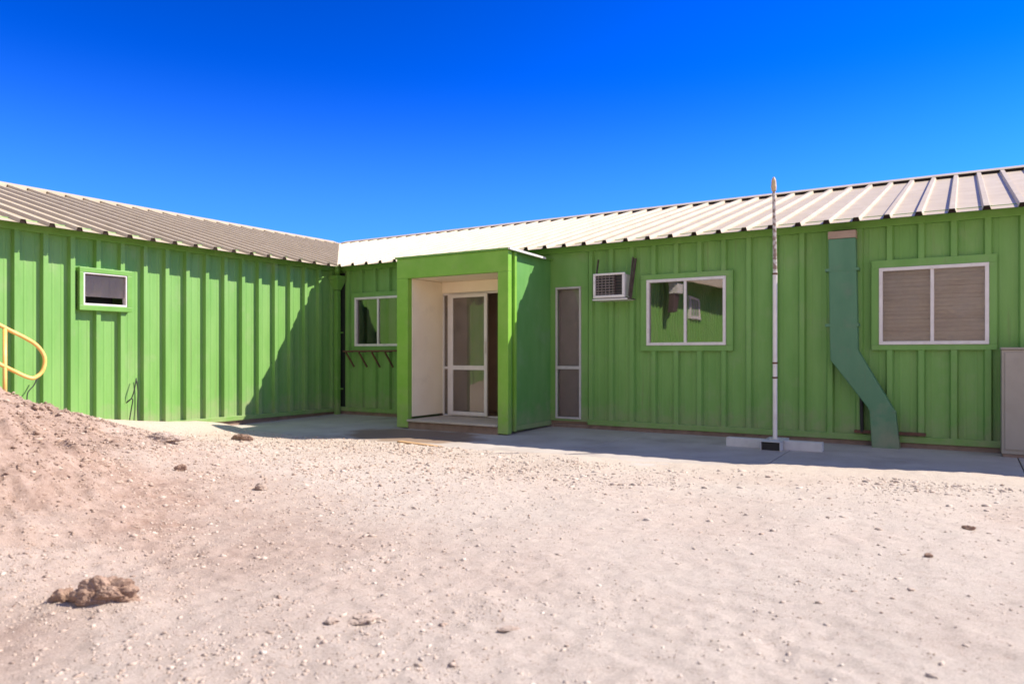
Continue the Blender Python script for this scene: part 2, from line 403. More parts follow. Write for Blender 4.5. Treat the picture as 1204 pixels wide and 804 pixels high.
def sliding_window(fn, parent, o, trim, blind=None, label=None, split=.5):
    """o = frame outer (u0,u1,z0,z1), trim = trim outer"""
    u0, u1, z0, z1 = o
    t = MB(); ring(t, fn, trim, o, .0, .062)
    w = t.build('window', GREEN, parent, bevel=.004)
    if label: w['label'] = label
    f = MB(); fw = .042
    ring(f, fn, (u0+.001,u1-.001,z0+.001,z1-.001), (u0+fw,u1-fw,z0+fw,z1-fw), .012, .078)
    f.build('frame', WHITE, w, bevel=.003)
    um = u0 + (u1-u0)*split
    mm = MB(); fbox(mm, fn, um-.019, um+.019, .02, .070, z0+fw, z1-fw)
    mm.build('mullion', WHITE, w, bevel=.003)
    for a, b, d in ((u0+fw, um-.019, .030), (um+.019, u1-fw, .044)):
        g = MB(); fbox(g, fn, a, b, d, d+.004, z0+fw, z1-fw); g.build('pane', GLASSB if blind else GLASS, w)
    # track lines of the sliding sash
    if blind:
        m = MB()
        zz = z0+.02; k = 0
        while zz < z1-.02:
            jit = .003*math.sin(k*2.3) ; uo = 0
            a = fn(u0+.01, -.06, zz); b = fn(u1-.01, -.06, zz)
            lo = zz; hi = zz+.046
            m.quad(fn(u0+.01, -.05+jit, lo), fn(u1-.01, -.05-jit, lo+jit), fn(u1-.01, -.078, hi+jit), fn(u0+.01, -.078, hi))
            zz += .05; k += 1
        m.build('blind', blind, w)
    return w

# ------------------------------------------------------------------ roofs
S = .286; EZ = 2.74; OV = .35; RD = 5.0
def roof_z(q): return EZ + S*(q+OV)       # q: horizontal distance behind the wall plane
def ribbed_roof(fn, u0, u1, phase, period, qlo, qhi):
    """fn(u, q, z); qlo(u), qhi(u) give the slope extent"""
    m = MB()
    pr = profile(u0, u1, phase, period, h=.048, top=.028, foot=.044, minor=False)
    for (a, da), (b, db) in zip(pr[:-1], pr[1:]):
        if b-a < 1e-6: continue
        l0, l1, h0, h1 = qlo(a), qlo(b), qhi(a), qhi(b)
        m.quad(fn(a,l0,roof_z(l0)+da), fn(b,l1,roof_z(l1)+db), fn(b,h1,roof_z(h1)+db), fn(a,h0,roof_z(h0)+da))
    return m

XE = 14.0           # far end of the right wing
YE = -8.6           # near end of the left wing
# ---- right wing
rb = thing('metal_building', (7, 0, 0), 'long green ribbed metal wing in shade with three sliding windows and bright cream roof', 'building',
           )
holesR = [(.43,1.77,1.17,2.25), (6.285,7.618,1.157,2.257), (9.361,10.656,1.16,2.26), (2.78,4.72,.0,2.45), (4.60,5.395,.0,2.85)]
m = MB(); ribbed(m, fR, .0, XE, .09, 2.835, 5.79, P, holesR); wallR = m.build('wall', GREEN, rb)
# flat sheet beside the porch with the narrow glazed light
m = MB(); ring(m, fR, (4.60,5.40,.05,2.83), (4.86,5.26,.11,2.13), .0, .03); m.build('flat_panel', GREEN, rb, bevel=.003)
nw = MB(); ring(nw, fR, (4.836,5.282,.085,2.155), (4.866,5.252,.115,2.125), .028, .05); nwo = nw.build('narrow_window', GREYF, rb, bevel=.003)
m = MB(); fbox(m, fR, 4.866, 5.252, .026, .048, .865, .915); m.build('rail', GREYF, nwo, bevel=.003)
for a, b in ((.115,.865),(.915,2.125)):
    m = MB(); fbox(m, fR, 4.866, 5.252, -.03, -.026, a, b); m.build('pane', GLASSG, nwo)
m = MB(); fbox(m, fR, 4.80, 5.32, -.12, -.09, .06, 2.2); m.build('backing_panel', GREYP, nwo)

sliding_window(fR, rb, (.519,1.685,1.25,2.172), (.42,1.78,1.16,2.26), label='sliding window in the corner behind the porch')
sliding_window(fR, rb, (6.369,7.534,1.227,2.19), (6.275,7.628,1.147,2.267), label='sliding window beside the air conditioner')
sliding_window(fR, rb, (9.438,10.591,1.217,2.173), (9.351,10.666,1.15,2.27), blind=BLIND, label='sliding window with beige blinds right of the duct')

m = MB(); fbox(m, fR, .07, XE, .0, .066, 2.69, 2.83); m.build('fascia', GREEN_TRIM, rb, bevel=.004)
m = MB()
fbox(m, fR, .07, 2.69, .0, .060, .012, .092); fbox(m, fR, 5.40, XE, .0, .060, .012, .092); m.build('base_flashing', GREEN_TRIM, rb, bevel=.004)
m = MB(); fbox(m, fR, .0, 2.69, -.2, .03, -.16, .010); fbox(m, fR, 4.80, XE, -.2, .03, -.16, .010); m.build('footing', PLINTH, rb)
m = MB(); fbox(m, fR, 9.16, 9.95, .062, .10, .105, .145); m.build('rusty_rail', RUST, rb, bevel=.003)
# closing walls and gable
m = MB(); m.box(-4.9, XE, 9.9, 10, -.1, 2.83); m.build('back_wall', GREEN, rb)
m = MB(); m.prism([(XE,0,-.1),(XE,10,-.1),(XE,10,2.83),(XE,5,4.28),(XE,0,2.83)], (-.06,0,0)); m.build('gable_wall', GREEN, rb)
m = MB(); m.box(.1, XE-.1, .05, 9.9, -.08, .06); m.build('floor', INNER, rb)
m = MB(); m.box(.1, XE-.1, 3.0, 3.06, .06, 2.8); m.build('partition', INNER, rb)
rf = ribbed_roof(lambda u,q,z: (u, q, z), -RD, XE+.3, 4.804, .3386, lambda u: -OV if u >= OV else -u, lambda u: RD).build('roof', ROOF, rb)
m = MB()
za = roof_z(RD); zb = EZ - .02
m.prism([(-RD,RD,za),(XE+.3,RD,za),(XE+.3,10.35,zb),(-10.35,10.35,zb)], (0,0,.02)); m.build('back_roof', ROOF, rb)
# dark foam closures in the open rib ends at the eave
def eave_closure(fn, c0, c1, phase, period, parent):
    m = MB(); k = math.ceil((c0-phase)/period); q = -OV+.010; z = roof_z(q); pts = []
    while phase+k*period < c1:
        c = phase+k*period
        pts += [(c-.040,.002),(c-.027,.045),(c+.027,.045),(c+.040,.002)]; k += 1
    for c, h in pts: m.v += [fn(c,q,z-.006), fn(c,q,z+h-.003)]
    for i in range(len(pts)-1): m.f.append((2*i, 2*i+2, 2*i+3, 2*i+1))
    return m.build('eave_closure', FOAM_SHADE, parent)
eave_closure(lambda u,q,z: (u,q,z), .5, XE+.25, 4.804, .3386, rb)
# ridge cap with lip pieces dropping between the ribs
def ridge_cap(fn, u0, u1, phase, period, name, parent, lip):
    m = MB(); q0 = RD-.26; zc = roof_z(q0)+.050; zt = roof_z(RD)+.064; t = .006
    for (a, za_), (b, zb_) in (((q0,zc),(RD,zt)), ((RD,zt),(RD+.26,zc))):
        m.quad(fn(u0,a,za_), fn(u1,a,za_), fn(u1,b,zb_), fn(u0,b,zb_))
        m.quad(fn(u0,a,za_+t), fn(u1,a,za_+t), fn(u1,b,zb_+t), fn(u0,b,zb_+t))
    m.quad(fn(u0,q0,zc), fn(u1,q0,zc), fn(u1,q0,zc+t), fn(u0,q0,zc+t))
    cap = m.build(name, ROOF, parent); m = MB()
    k = math.floor((u0-phase)/period)
    while phase + k*period < u1:
        a = max(u0, phase+k*period+.05); b = min(u1, phase+(k+1)*period-.05)
        if b-a > .05:
            m.quad(fn(a,q0,zc), fn(b,q0,zc), fn(b-.012,q0+.004,roof_z(q0)+.004), fn(a+.012,q0+.004,roof_z(q0)+.004))
        k += 1
    m.build('lip_strip', lip, cap)
    return cap
ridge_cap(lambda u,q,z: (u,q,z), -RD+.25, XE+.3, 4.804, .3386, 'ridge_cap', rb, FOAM_SHADE)  # near-black lip colour stands in for the shaded gaps under the cap
m = MB(); m.box(.02, .21, -.024, -.004, -.06, 2.66); m.box(.004, .02, -.20, -.004, -.06, 2.66); m.build('corner_shade', DKGREEN, rb)  # dark strips put in for the deep shade beside the downpipe
# downpipe in the inside corner
m = MB(); cx, cy = .125, -.13
m.box(cx-.045, cx+.045, cy-.045, cy+.045, -.09, 2.32)
dp = m.build('downpipe', GREEN_TRIM, rb, bevel=.008)
m = MB()
def frustum(mb, cx, cy, r0, z0, r1, z1):
    n = len(mb.v)
    for r, z in ((r0,z0),(r1,z1)):
        mb.v += [(cx-r,cy-r,z),(cx+r,cy-r,z),(cx+r,cy+r,z),(cx-r,cy+r,z)]
    mb.f += [(n,n+1,n+5,n+4),(n+1,n+2,n+6,n+5),(n+2,n+3,n+7,n+6),(n+3,n,n+4,n+7),(n+4,n+5,n+6,n+7)]
frustum(m, cx, cy, .05, 2.33, .118, 2.52); m.box(cx-.122, cx+.122, cy-.122, cy+.122, 2.522, 2.60)
m.build('hopper', GREEN_TRIM, dp, bevel=.004)
m = MB(); m.tube([(cx,cy,2.56),(cx+.02,cy-.02,2.68),(cx+.10,cy-.10,2.75)], .05, 12); m.build('outlet', GREEN_TRIM, dp, smooth=True)
for z in (.42, 1.5):
    m = MB(); m.box(cx-.052, cx+.052, cy-.052, cy+.13, z, z+.03); m.build('bracket', GREEN_TRIM, dp)

# ---- left wing
lb = thing('metal_building', (0, -4, 0), 'sunlit green ribbed metal wing with one small high window and tan looking roof', 'building')
hL = [(-4.90,-4.18,1.715,2.28)]
m = MB(); ribbed(m, fL, YE, .0, .05, 2.835, -5.655, .343, hL, h=.068, foot=.042); m.build('wall', GREEN, lb)
m = MB(); fbox(m, fL, YE, -.0, .0, .078, 2.69, 2.83); m.build('fascia', GREEN_TRIM, lb, bevel=.004)
m = MB(); fbox(m, fL, YE, -.0, .0, .074, .0, .075); m.build('base_flashing', GREEN_TRIM, lb, bevel=.004)
m = MB(); fbox(m, fL, YE, -.0, -.2, .03, -.2, -.004); m.build('footing', PLINTH, lb)
m = MB(); ring(m, fL, (-4.91,-4.171,1.704,2.292), (-4.855,-4.245,1.775,2.225), .0, .115); sw = m.build('window', GREEN_TRIM, lb, bevel=.005)
m = MB(); ring(m, fL, (-4.853,-4.247,1.777,2.223), (-4.835,-4.262,1.800,2.208), .02, .108); m.build('frame', WHITE, sw, bevel=.002)
m = MB(); m.prism([fL(-4.835,.085,2.205), fL(-4.262,.085,2.205), fL(-4.262,.075,1.90), fL(-4.835,.075,1.90)], (-.004,0,0)); m.build('pane', GLASSG, sw)
m = MB(); fbox(m, fL, -4.835, -4.262, .03, .04, 1.90, 2.208); m.build('backing_panel', GREYP, sw)
m = MB(); fbox(m, fL, -4.835, -4.262, -.25, -.24, 1.7, 2.3); m.build('dark_room_sheet', BLACK, sw)  # black sheet in place of the unlit room behind the open gap
rfl = ribbed_roof(lambda u,q,z: (-q, u, z), YE-.3, RD, -5.712, .3428, lambda u: -OV if u <= -OV else u, lambda u: RD)
rfl.build('roof', ROOF, lb)
m = MB(); m.prism([(-RD,YE-.3,za),(-RD,RD,za),(-10.35,10.35,zb),(-10.35,YE-.3,zb)], (0,0,.02)); m.build('back_roof', ROOF, lb)
eave_closure(lambda u,q,z: (-q,u,z), YE-.25, -.5, -5.712, .3428, lb)
ridge_cap(lambda u,q,z: (-q,u,z), YE-.3, RD-.25, -5.712, .3428, 'ridge_cap', lb, ROOF)
m = MB(); m.box(-10, -9.9, YE, 9.9, -.1, 2.83); m.build('back_wall', GREEN, lb)
m = MB(); m.prism([(0,YE,-.2),(-10,YE,-.2),(-10,YE,2.83),(-5,YE,4.28),(0,YE,2.83)], (0,.06,0)); m.build('gable_wall', GREEN, lb)

# ---- the green hut on the higher ground that the windows mirror
ub = thing('metal_building', (-1, -20, 1.2), 'green hut on higher ground, seen only mirrored in the window beside the air conditioner', 'building')
UZ = 1.2
fU = lambda u, d, z: (d, u, z)
m = MB(); ribbed(m, fU, -60, -13, UZ-.2, 4.5, 0, .343); m.build('wall', GREEN, ub)
m = MB(); m.box(-6, -.01, -60, -59.9, UZ-.2, 4.5); m.box(-6, -.01, -13.1, -13, UZ-.2, 4.5); m.box(-6, -5.9, -59.9, -13.1, UZ-.2, 4.5); m.build('back_wall', GREEN, ub)
m = MB(); m.prism([(.9,-60.3,4.12),(.9,-12.7,4.12),(-3,-12.7,6.9),(-3,-60.3,6.9)], (0,0,.04)); m.prism([(-6.9,-60.3,4.12),(-6.9,-12.7,4.12),(-3.002,-12.7,6.9),(-3.002,-60.3,6.9)], (0,0,.04)); m.build('roof', ROOF, ub)
m = MB(); ring(m, fU, (-22.6,-21.2,2.6,3.6), (-22.5,-21.3,2.7,3.5), .0, .09); w = m.build('window', WHITE, ub)
m = MB(); fbox(m, fU, -22.5, -21.3, .03, .04, 2.7, 3.5); m.build('pane', GREYP, w)
m = MB(); m.box(.36,.75,-18.25,-17.55,3.45,3.98); m.build('vent_box', ALU, ub, bevel=.01)
m = MB(); m.box(.36,.62,-18.15,-17.55,2.80,3.43); m.build('vent_pipe', DARKST, ub, bevel=.02)

# ------------------------------------------------------------------ entrance porch
pb = thing('entrance_porch', (3.75, -.7, 0), 'boxy green porch with cream lining projecting from the shaded wing', 'porch')
u0, u1, yf, zt, zo = 2.705, 4.79, -1.385, 2.60, 2.29
m = MB()
m.box(u0, 2.93, yf, yf+.10, -.05, zo); m.box(4.612, u1, yf, yf+.10, -.05, zo); m.box(u0, u1, yf, yf+.10, zo, zt)
m.build('front_frame', GREEN_PORCH, pb, bevel=.006)
m = MB(); m.box(u0-.02, u1+.012, yf-.025, yf+.14, zt+.001, zt+.03); m.build('front_flashing', GREEN_TRIM, pb, bevel=.004)
m = MB(); m.box(u0+.01, u0+.05, yf+.102, -.001, -.03, zt-.01); m.build('side_panel', GREEN, pb)
m = MB(); m.box(u1-.085, u1-.052, yf+.102, -.032, -.03, zt-.01); m.build('side_panel', GREEN_SIDE, pb)
m = MB(); m.box(u1-.050, u1-.002, yf+.19, yf+.245, -.03, zt-.012); m.build('batten', GREEN_PORCH, pb, bevel=.004)
m = MB(); m.box(u1-.050, u1-.034, yf+.247, -.034, -.02, .05); m.build('side_skirt', GREEN, pb, bevel=.003)
m = MB(); m.box(u0, u1+.0, yf+.142, -.002, zt-.008, zt+.012); m.build('roof_panel', GREEN_TRIM, pb)
m = MB(); m.prism([(u1+.002,yf-.02,zt+.034),(u1+.050,yf-.02,zt+.028),(u1+.050,-.36,zt+.0),(u1+.002,-.36,zt+.006)], (0,0,-.03)); m.build('white_flashing', WHITE, pb, bevel=.003)
m = MB(); m.box(2.90, 2.938, yf+.102, -.40, .115, zo+.0); m.build('lining', CREAM, pb, bevel=.003)
m = MB(); m.box(4.604, 4.64, yf+.102, -.40, .115, zo+.0); m.build('lining', CREAM, pb, bevel=.003)
m = MB(); m.box(2.90, 4.64, yf+.102, -.40, zo+.004, zo+.04); m.build('ceiling', CREAM, pb)
m = MB(); m.box(2.94, 4.602, -.52, -.44, 2.112, zo+.002); m.build('header', CREAM, pb, bevel=.004)
m = MB(); m.box(2.932, 4.610, yf-.035, -.02, .046, .08); m.build('floor_slab', LIP, pb, bevel=.008)
m = MB(); m.box(2.932, 4.610, yf+.012, -.02, -.10, .044); m.build('step_riser', PLINTH, pb)
m = MB(); m.box(2.945, 4.60, -.50, -.42, .082, .102); m.build('threshold', ALU, pb, bevel=.003)
# fixed light, door leaf slid to the left, opening on the right
m = MB(); m.box(2.94, 4.602, -.50, -.44, 2.078, 2.110); m.box(2.94, 2.962, -.50,-.44,.102,2.078); m.box(3.055, 3.118, -.515, -.44, .102, 2.078); m.box(4.57,4.602,-.50,-.44,.102,2.078)
df = m.build('door_frame', ALU, pb, bevel=.003)
m = MB(); m.box(2.962, 3.055, -.49, -.45, .855, .895); m.build('rail', ALU, df, bevel=.003)
m = MB(); m.box(2.962, 3.055, -.472, -.468, .102, .855); m.box(2.962, 3.055, -.472, -.468, .895, 2.078); m.build('pane', GLASSD, df)
m = MB(); a, b = 3.135, 3.865
m.box(a, a+.055, -.555, -.518, .106, 2.076); m.box(b-.055, b, -.555, -.518, .106, 2.076)
m.box(a+.055, b-.055, -.555, -.518, 2.025, 2.076); m.box(a+.055, b-.055, -.555, -.518, .106, .165); m.box(a+.055, b-.055, -.555, -.518, .845, .915)
dl = m.build('door', ALU, pb, bevel=.003)
m = MB(); m.box(a+.055, b-.055, -.54, -.535, .165, .845); m.build('pane', GLASSD, dl)
m = MB(); m.box(a+.055, b-.055, -.54, -.535, .915, 2.025); m.build('pane', GLASSD, dl)
m = MB(); m.bar((b-.028,-.575,1.12),(b-.028,-.575,1.30),.016,.016,(1,0,0)); m.box(b-.036,b-.020,-.575,-.555,1.125,1.14); m.box(b-.036,b-.020,-.575,-.555,1.28,1.295); m.build('handle', ALU, dl, bevel=.002)
# inner room behind the door
m = MB(); m.box(2.80, 2.84, -.40, 1.0, .06, 2.4); m.box(2.84, 4.66, .96, 1.0, .06, 2.4); m.box(4.66, 4.70, -.40, 1.0, .06, 2.4); m.box(2.80,4.70,-.38,1.0,2.402,2.44); m.build('inner_hall', INNER, pb)

# ------------------------------------------------------------------ air conditioner
ac = thing('air_conditioner', (5.86, -.15, 1.92), 'small white window air conditioner with slatted grille on the shaded wall', 'air conditioner')
a0, a1, z0, z1, yy = 5.618, 6.125, 1.925, 2.300, -.30
m = MB(); m.box(a0+.02, a1-.02, yy+.03, .10, z0+.02, z1-.015); m.build('casing', WHITE, ac, bevel=.006)
m = MB(); fA = lambda u,d,z: (u,-d,z)
ring(m, fA, (a0,a1,z0+.01,z1), (a0+.035,a1-.04,z0+.05,z1-.03), -yy-.035, -yy+.012); m.build('bezel', WHITE, ac, bevel=.006)
m = MB(); m.box(a0+.03, a1-.03, yy+.022, yy+.028, z0+.045, z1-.02); m.build('grille_backing', BLACK, ac)
m = MB()
for k in range(7):
    z = z0+.07+k*.040; m.prism([(a0+.035,yy+.018,z),(a0+.035,yy-.002,z+.008),(a0+.035,yy+.0,z+.011),(a0+.035,yy+.02,z+.003)], (a1-.17-a0-.035,0,0))
for k in range(5): m.box(a0+.075+k*.06, a0+.079+k*.06, yy+.004, yy+.019, z0+.05, z1-.03)
m.build('grille', GRILL, ac)
m = MB(); m.box(a1-.165, a1-.155, yy-.004, yy+.02, z0+.05, z1-.03); 
for k in range(6):
    m.box(a1-.153, a1-.042, yy+.006, yy+.012, z0+.07+k*.045, z0+.078+k*.045)
m.build('control_grille', DARKST, ac)
m = MB(); m.box(a0-.01, a1+.04, yy-.01, -.0, z0-.025, z0-.002); m.build('tray', WHITE, ac, bevel=.003)
for x in (5.60, 6.165):
    m = MB(); m.bar((x,-.08,2.54),(x+.015,yy+.02,1.95),.035,.012,(1,0,0)); m.bar((x+.015,yy+.02,1.915),(x+.015,-.06,1.915),.035,.012,(0,0,1)); m.build('hanger', DARKST, ac)
m = MB(); m.bar((6.20,-.066,2.52),(6.175,-.20,1.93),.03,.03,(1,0,0)); m.build('hanger', DARKST, ac)

# ------------------------------------------------------------------ duct
du = thing('air_duct', (9.3, -.12, -.06), 'flat teal green duct with kinked lower end running down the shaded wall', 'duct')
L_ = [(8.873,2.56),(8.895,1.03),(9.345,.41),(9.373,-.072)]; R_ = [(9.19,2.56),(9.217,1.15),(9.633,.39),(9.680,-.062)]
m = MB(); y0, y1 = -.225, -.068
m.prism([(u, y0, z) for u, z in L_ + R_[::-1]], (0, y1-y0, 0))
m.build('body', TEAL, du, bevel=.012)
m = MB(); m.box(8.870, 9.192, y0-.003, y1, 2.562, 2.655); m.build('top_collar', PALEP, du, bevel=.004)
m = MB(); m.prism([(9.335,y0-.004,.435),(9.635,y0-.004,.415),(9.640,y0-.004,.39),(9.338,y0-.004,.41)], (0,.003,0)); m.build('seam', TEAL, du)
for z in (2.15, 1.45):
    m = MB(); m.box(8.840, 9.222, y0-.004, y0-.0012, z, z+.035); m.box(8.836, 8.8395, y0-.004, -.062, z, z+.035); m.box(9.2225, 9.226, y0-.004, -.062, z, z+.035); m.build('strap', TEAL, du)
m = MB(); m.tube([(9.24,-.085,.62),(9.245,-.085,.3),(9.25,-.085,.12)], .022, 8); m.build('drain_hose', BLACK, du)

# ------------------------------------------------------------------ cabinet at the right edge
cb = thing('steel_cabinet', (11.1, -.2, -.06), 'low grey steel cabinet against the wall at the right edge', 'cabinet')
m = MB(); m.box(10.70, 11.55, -.34, -.07, -.02, 1.15); m.build('body', GREY, cb, bevel=.006)
m = MB(); m.box(10.69, 11.56, -.36, -.067, 1.152, 1.176); m.build('lid', GREY, cb, bevel=.005)
for a, b in ((10.73,11.12),(11.13,11.52)):
    m = MB(); m.box(a, b, -.352, -.342, .03, 1.12); d = m.build('door', GREY, cb, bevel=.004)
    hx = b-.04 if a < 11 else a+.04
    m = MB(); m.box(hx-.012, hx+.012, -.366, -.353, .55, .68); m.build('handle', DARKST, d, bevel=.003)
m = MB(); m.box(10.71, 11.54, -.33, -.08, -.10, -.022); m.build('plinth', PLINTH, cb)

# ------------------------------------------------------------------ mast on a cross base
mp_ = thing('mast', (8.36, -.86, -.06), 'thin white mast with rusty flaking upper half on a steel cross base', 'mast')
px, py = 8.36, -.87
m = MB(); m.tube([(px,py,.06),(px,py,2.12)], .027, 14); m.build('lower_tube', WHITE, mp_, smooth=False)
m = MB(); m.tube([(px,py,2.10),(px-.006,py,2.6),(px-.014,py,3.12)], [.025,.022,.019], 12); m.build('upper_tube', RUSTW, mp_)
m = MB(); m.tube([(px-.014,py,3.115),(px-.015,py,3.16),(px-.016,py,3.25),(px-.016,py,3.285)], [.028,.034,.026,.010], 12); m.build('tip', surf('ochre_tip', (.50,.34,.17),(.6,.45,.26), scale=20), mp_)
for z in (.80, .98, 2.08):
    m = MB(); m.tube([(px,py,z),(px,py,z+.022)], .032, 12); m.build('clamp', RUST, mp_)
bz0, bz1 = -.068, .048
for a, b in ((7.775, 8.235), (8.478, 8.912)):
    m = MB(); m.box(a, b, -.94, -.82, bz0, bz1); m.build('cross_beam', BLOCK, mp_, bevel=.008)
m = MB(); a, b, c, d = 8.238, 8.475, -1.12, -.60
m.box(a, b, c, d, bz1-.008, bz1); m.box(a, a+.008, c, d, bz0, bz1-.0085); m.box(b-.010, b, c, d, bz0, bz1-.0085)
m.build('channel', BLOCK, mp_, bevel=.003)
m = MB(); m.box(a+.012, b-.012, c+.05, d-.01, bz0+.002, bz1-.011); m.build('opening_shade', BLACK, mp_)  # black block put in for the shadow inside the open channel end
m = MB(); m.box(px-.06, px+.06, py-.06, py+.06, bz1+.001, bz1+.012); m.build('foot_plate', BLOCK, mp_)

# ------------------------------------------------------------------ bar on brackets under the corner window
wr = thing('wall_rack', (1.05, -.12, 1.1), 'rusty horizontal bar on slanted struts under the corner window', 'rack')
m = MB(); m.bar((.40,-.25,1.155),(2.1,-.25,1.165),.035,.03); m.build('bar', RUST, wr, bevel=.003)
for x in (.47, .80, 1.12, 1.44, 1.78):
    m = MB(); m.bar((x,-.25,1.135),(x+.03,-.062,.86),.025,.025,(1,0,0)); m.bar((x,-.24,1.145),(x,-.062,1.145),.02,.02); m.build('strut', RUST, wr)

# ------------------------------------------------------------------ yellow handrail
hr = thing('handrail', (.9, -6.8, .6), 'yellow tubular handrail with rounded end by the sunlit wall', 'handrail')
def curve(pts, n=8):
    out = []
    P_ = [Vector(p) for p in pts]
    for i in range(len(P_)-1):
        p0 = P_[max(i-1,0)]; p1 = P_[i]; p2 = P_[i+1]; p3 = P_[min(i+2,len(P_)-1)]
        for k in range(n):
            t = k/n
            out.append(.5*((2*p1)+(p2-p0)*t+(2*p0-5*p1+4*p2-p3)*t*t+(3*p1-p0-3*p2+p3)*t**3))
    out.append(P_[-1]); return out
top = curve([(.9,-8.4,2.62),(.9,-7.2,1.97),(.9,-6.204,1.432),(.9,-5.93,1.285),(.9,-5.80,1.19),(.9,-5.728,1.06),(.9,-5.742,.92),(.9,-5.81,.835),(.9,-5.91,.825),(.9,-6.204,.982),(.9,-7.2,1.52),(.9,-8.4,2.17)])
m = MB(); m.tube(top, .0225, 12); m.build('rail', YELLOW, hr, smooth=True)
for y, zt_ in ((-6.155,1.40),(-7.5,2.12)):
    m = MB(); m.tube([(.9,y,zt_-1.15),(.9,y,zt_)], .0225, 12); m.build('post', YELLOW, hr, smooth=True)

# ------------------------------------------------------------------ loose cables, lath
def cable(pts, label):
    m = MB(); m.tube(curve(pts,6), .008, 6)
    return tag(m.build('loose_cable', BLACK, smooth=True), label, 'cable', 'cables at the foot of the sunlit wall')
cable([(.07,-4.085,.75),(.09,-4.12,.62),(.08,-4.16,.47),(.075,-4.235,.40),(.10,-4.22,.43),(.12,-4.17,.45),(.10,-4.18,.30),(.09,-4.20,.12),(.12,-4.19,-.02)], 'black cable looping down the sunlit wall below the small window')
cable([(.03,-4.06,.72),(.035,-4.04,.55),(.03,-4.045,.3),(.06,-4.05,.02)], 'straight thin black cable hanging down in a rib groove below the small window')
cable([(.07,-5.43,.78),(.09,-5.47,.70),(.10,-5.55,.60),(.11,-5.56,.45),(.10,-5.54,.35),(.12,-5.58,.30),(.2,-5.66,.36),(.25,-5.7,.34)], 'crooked black cable at the wall foot behind the yellow handrail')

def terr1(x, y): return float(terrain(np.array([float(x)]), np.array([float(y)]))[0])
m = MB(); zl = max(slab_z(-2.8), terr1(4.3,-2.82))+.012
m.bar((3.92,-2.74,zl+.004),(4.74,-2.90,zl+.002),.075,.022)
lath = m.build('wooden_lath', WOOD, bevel=.003); tag(lath, 'tan wooden lath lying on the concrete edge in front of the porch', 'lath')

# ------------------------------------------------------------------ rocks and gravel
def rock_mesh(name, sx, sy, sz, seed, mat, sub=5, rough=.5):
    bm = bmesh.new(); bmesh.ops.create_icosphere(bm, subdivisions=sub, radius=1)
    for v in bm.verts:
        p = v.co.copy(); o = Vector((seed*3.1, seed*1.7, seed*.9))
        f = mnoise.voronoi(p*1.5+o)[0]; g = mnoise.voronoi(p*3.6+o)[0]
        d = .82 + rough*.8*mnoise.noise(p*1.2+o) + .34*min(f[1]-f[0], .5) + .13*min(g[1]-g[0], .45) + .07*mnoise.noise(p*9+o) + .035*mnoise.noise(p*22+o)
        q = p*d
        v.co = Vector((q.x*sx, q.y*sy, q.z*sz if q.z > 0 else q.z*sz*.6))
    me = bpy.data.meshes.new(name); bm.to_mesh(me); bm.free(); me.materials.append(mat)
    return me
def rock(x, y, sx, sy, sz, label, mat=ROCKM, seed=1, rz=0, name='rock', cat='rock', sink=.3):
    o = bpy.data.objects.new(name, rock_mesh(name, sx, sy, sz, seed, mat)); COL.objects.link(o)
    o.location = (x, y, terr1(x,y) + sz*(.35-sink)); o.rotation_euler = (0,0,rz)
    return tag(o, label, cat, 'rocks and clods on the dirt')
rock(7.27,-8.50,.128,.085,.088,'large brown dirt clod casting a dark shadow in the left foreground',CLODM,3,.5,'dirt_clod','clod',.25)
rock(7.08,-8.59,.055,.045,.055,'small dark clod at the left end of the large brown clod',CLODM,5,1.1,'dirt_clod','clod',.2)
rock(3.68,-5.95,.17,.09,.085,'long flat pale rock alone on the dirt towards the sunlit wall',ROCKM,7,.65,'rock','rock',.0)
rock(2.25,-3.95,.15,.09,.075,'brown clod on the sandy heap near the inside corner',CLODM,9,.2,'dirt_clod','clod',.15)
rock(5.75,-6.48,.05,.04,.04,'small round brown stone in the middle of the yard on the left',ROCKM,11,.3,'rock','rock',.1)
rock(4.95,-6.62,.05,.035,.04,'small brown stone by itself left of the round brown stone',CLODM,13,.9,'rock','rock',.1)
rock(8.33,-8.06,.07,.045,.018,'flat pale split rock in the central foreground',ROCKM,17,.8,'rock','rock',.2)
rock(8.24,-8.16,.03,.025,.014,'pale stone just left of the flat split rock',ROCKM,19,.1,'rock','rock',.2)
rock(8.90,-7.90,.05,.03,.014,'flat pale stone with a dark crack beside it in the central foreground',ROCKM,21,.6,'rock','rock',.25)
rock(10.36,-5.35,.035,.022,.018,'dark stone on bare ground in the right foreground, farther of two',CLODM,23,.2,'rock','rock',.15)
rock(10.19,-6.12,.022,.02,.015,'dark stone in the right foreground, nearer of two',CLODM,25,1.2,'rock','rock',.15)
rock(4.4,-7.3,.08,.06,.04,'pale lump half buried in the slope of the left heap',ROCKM,29,1.3,'rock','rock',.2)

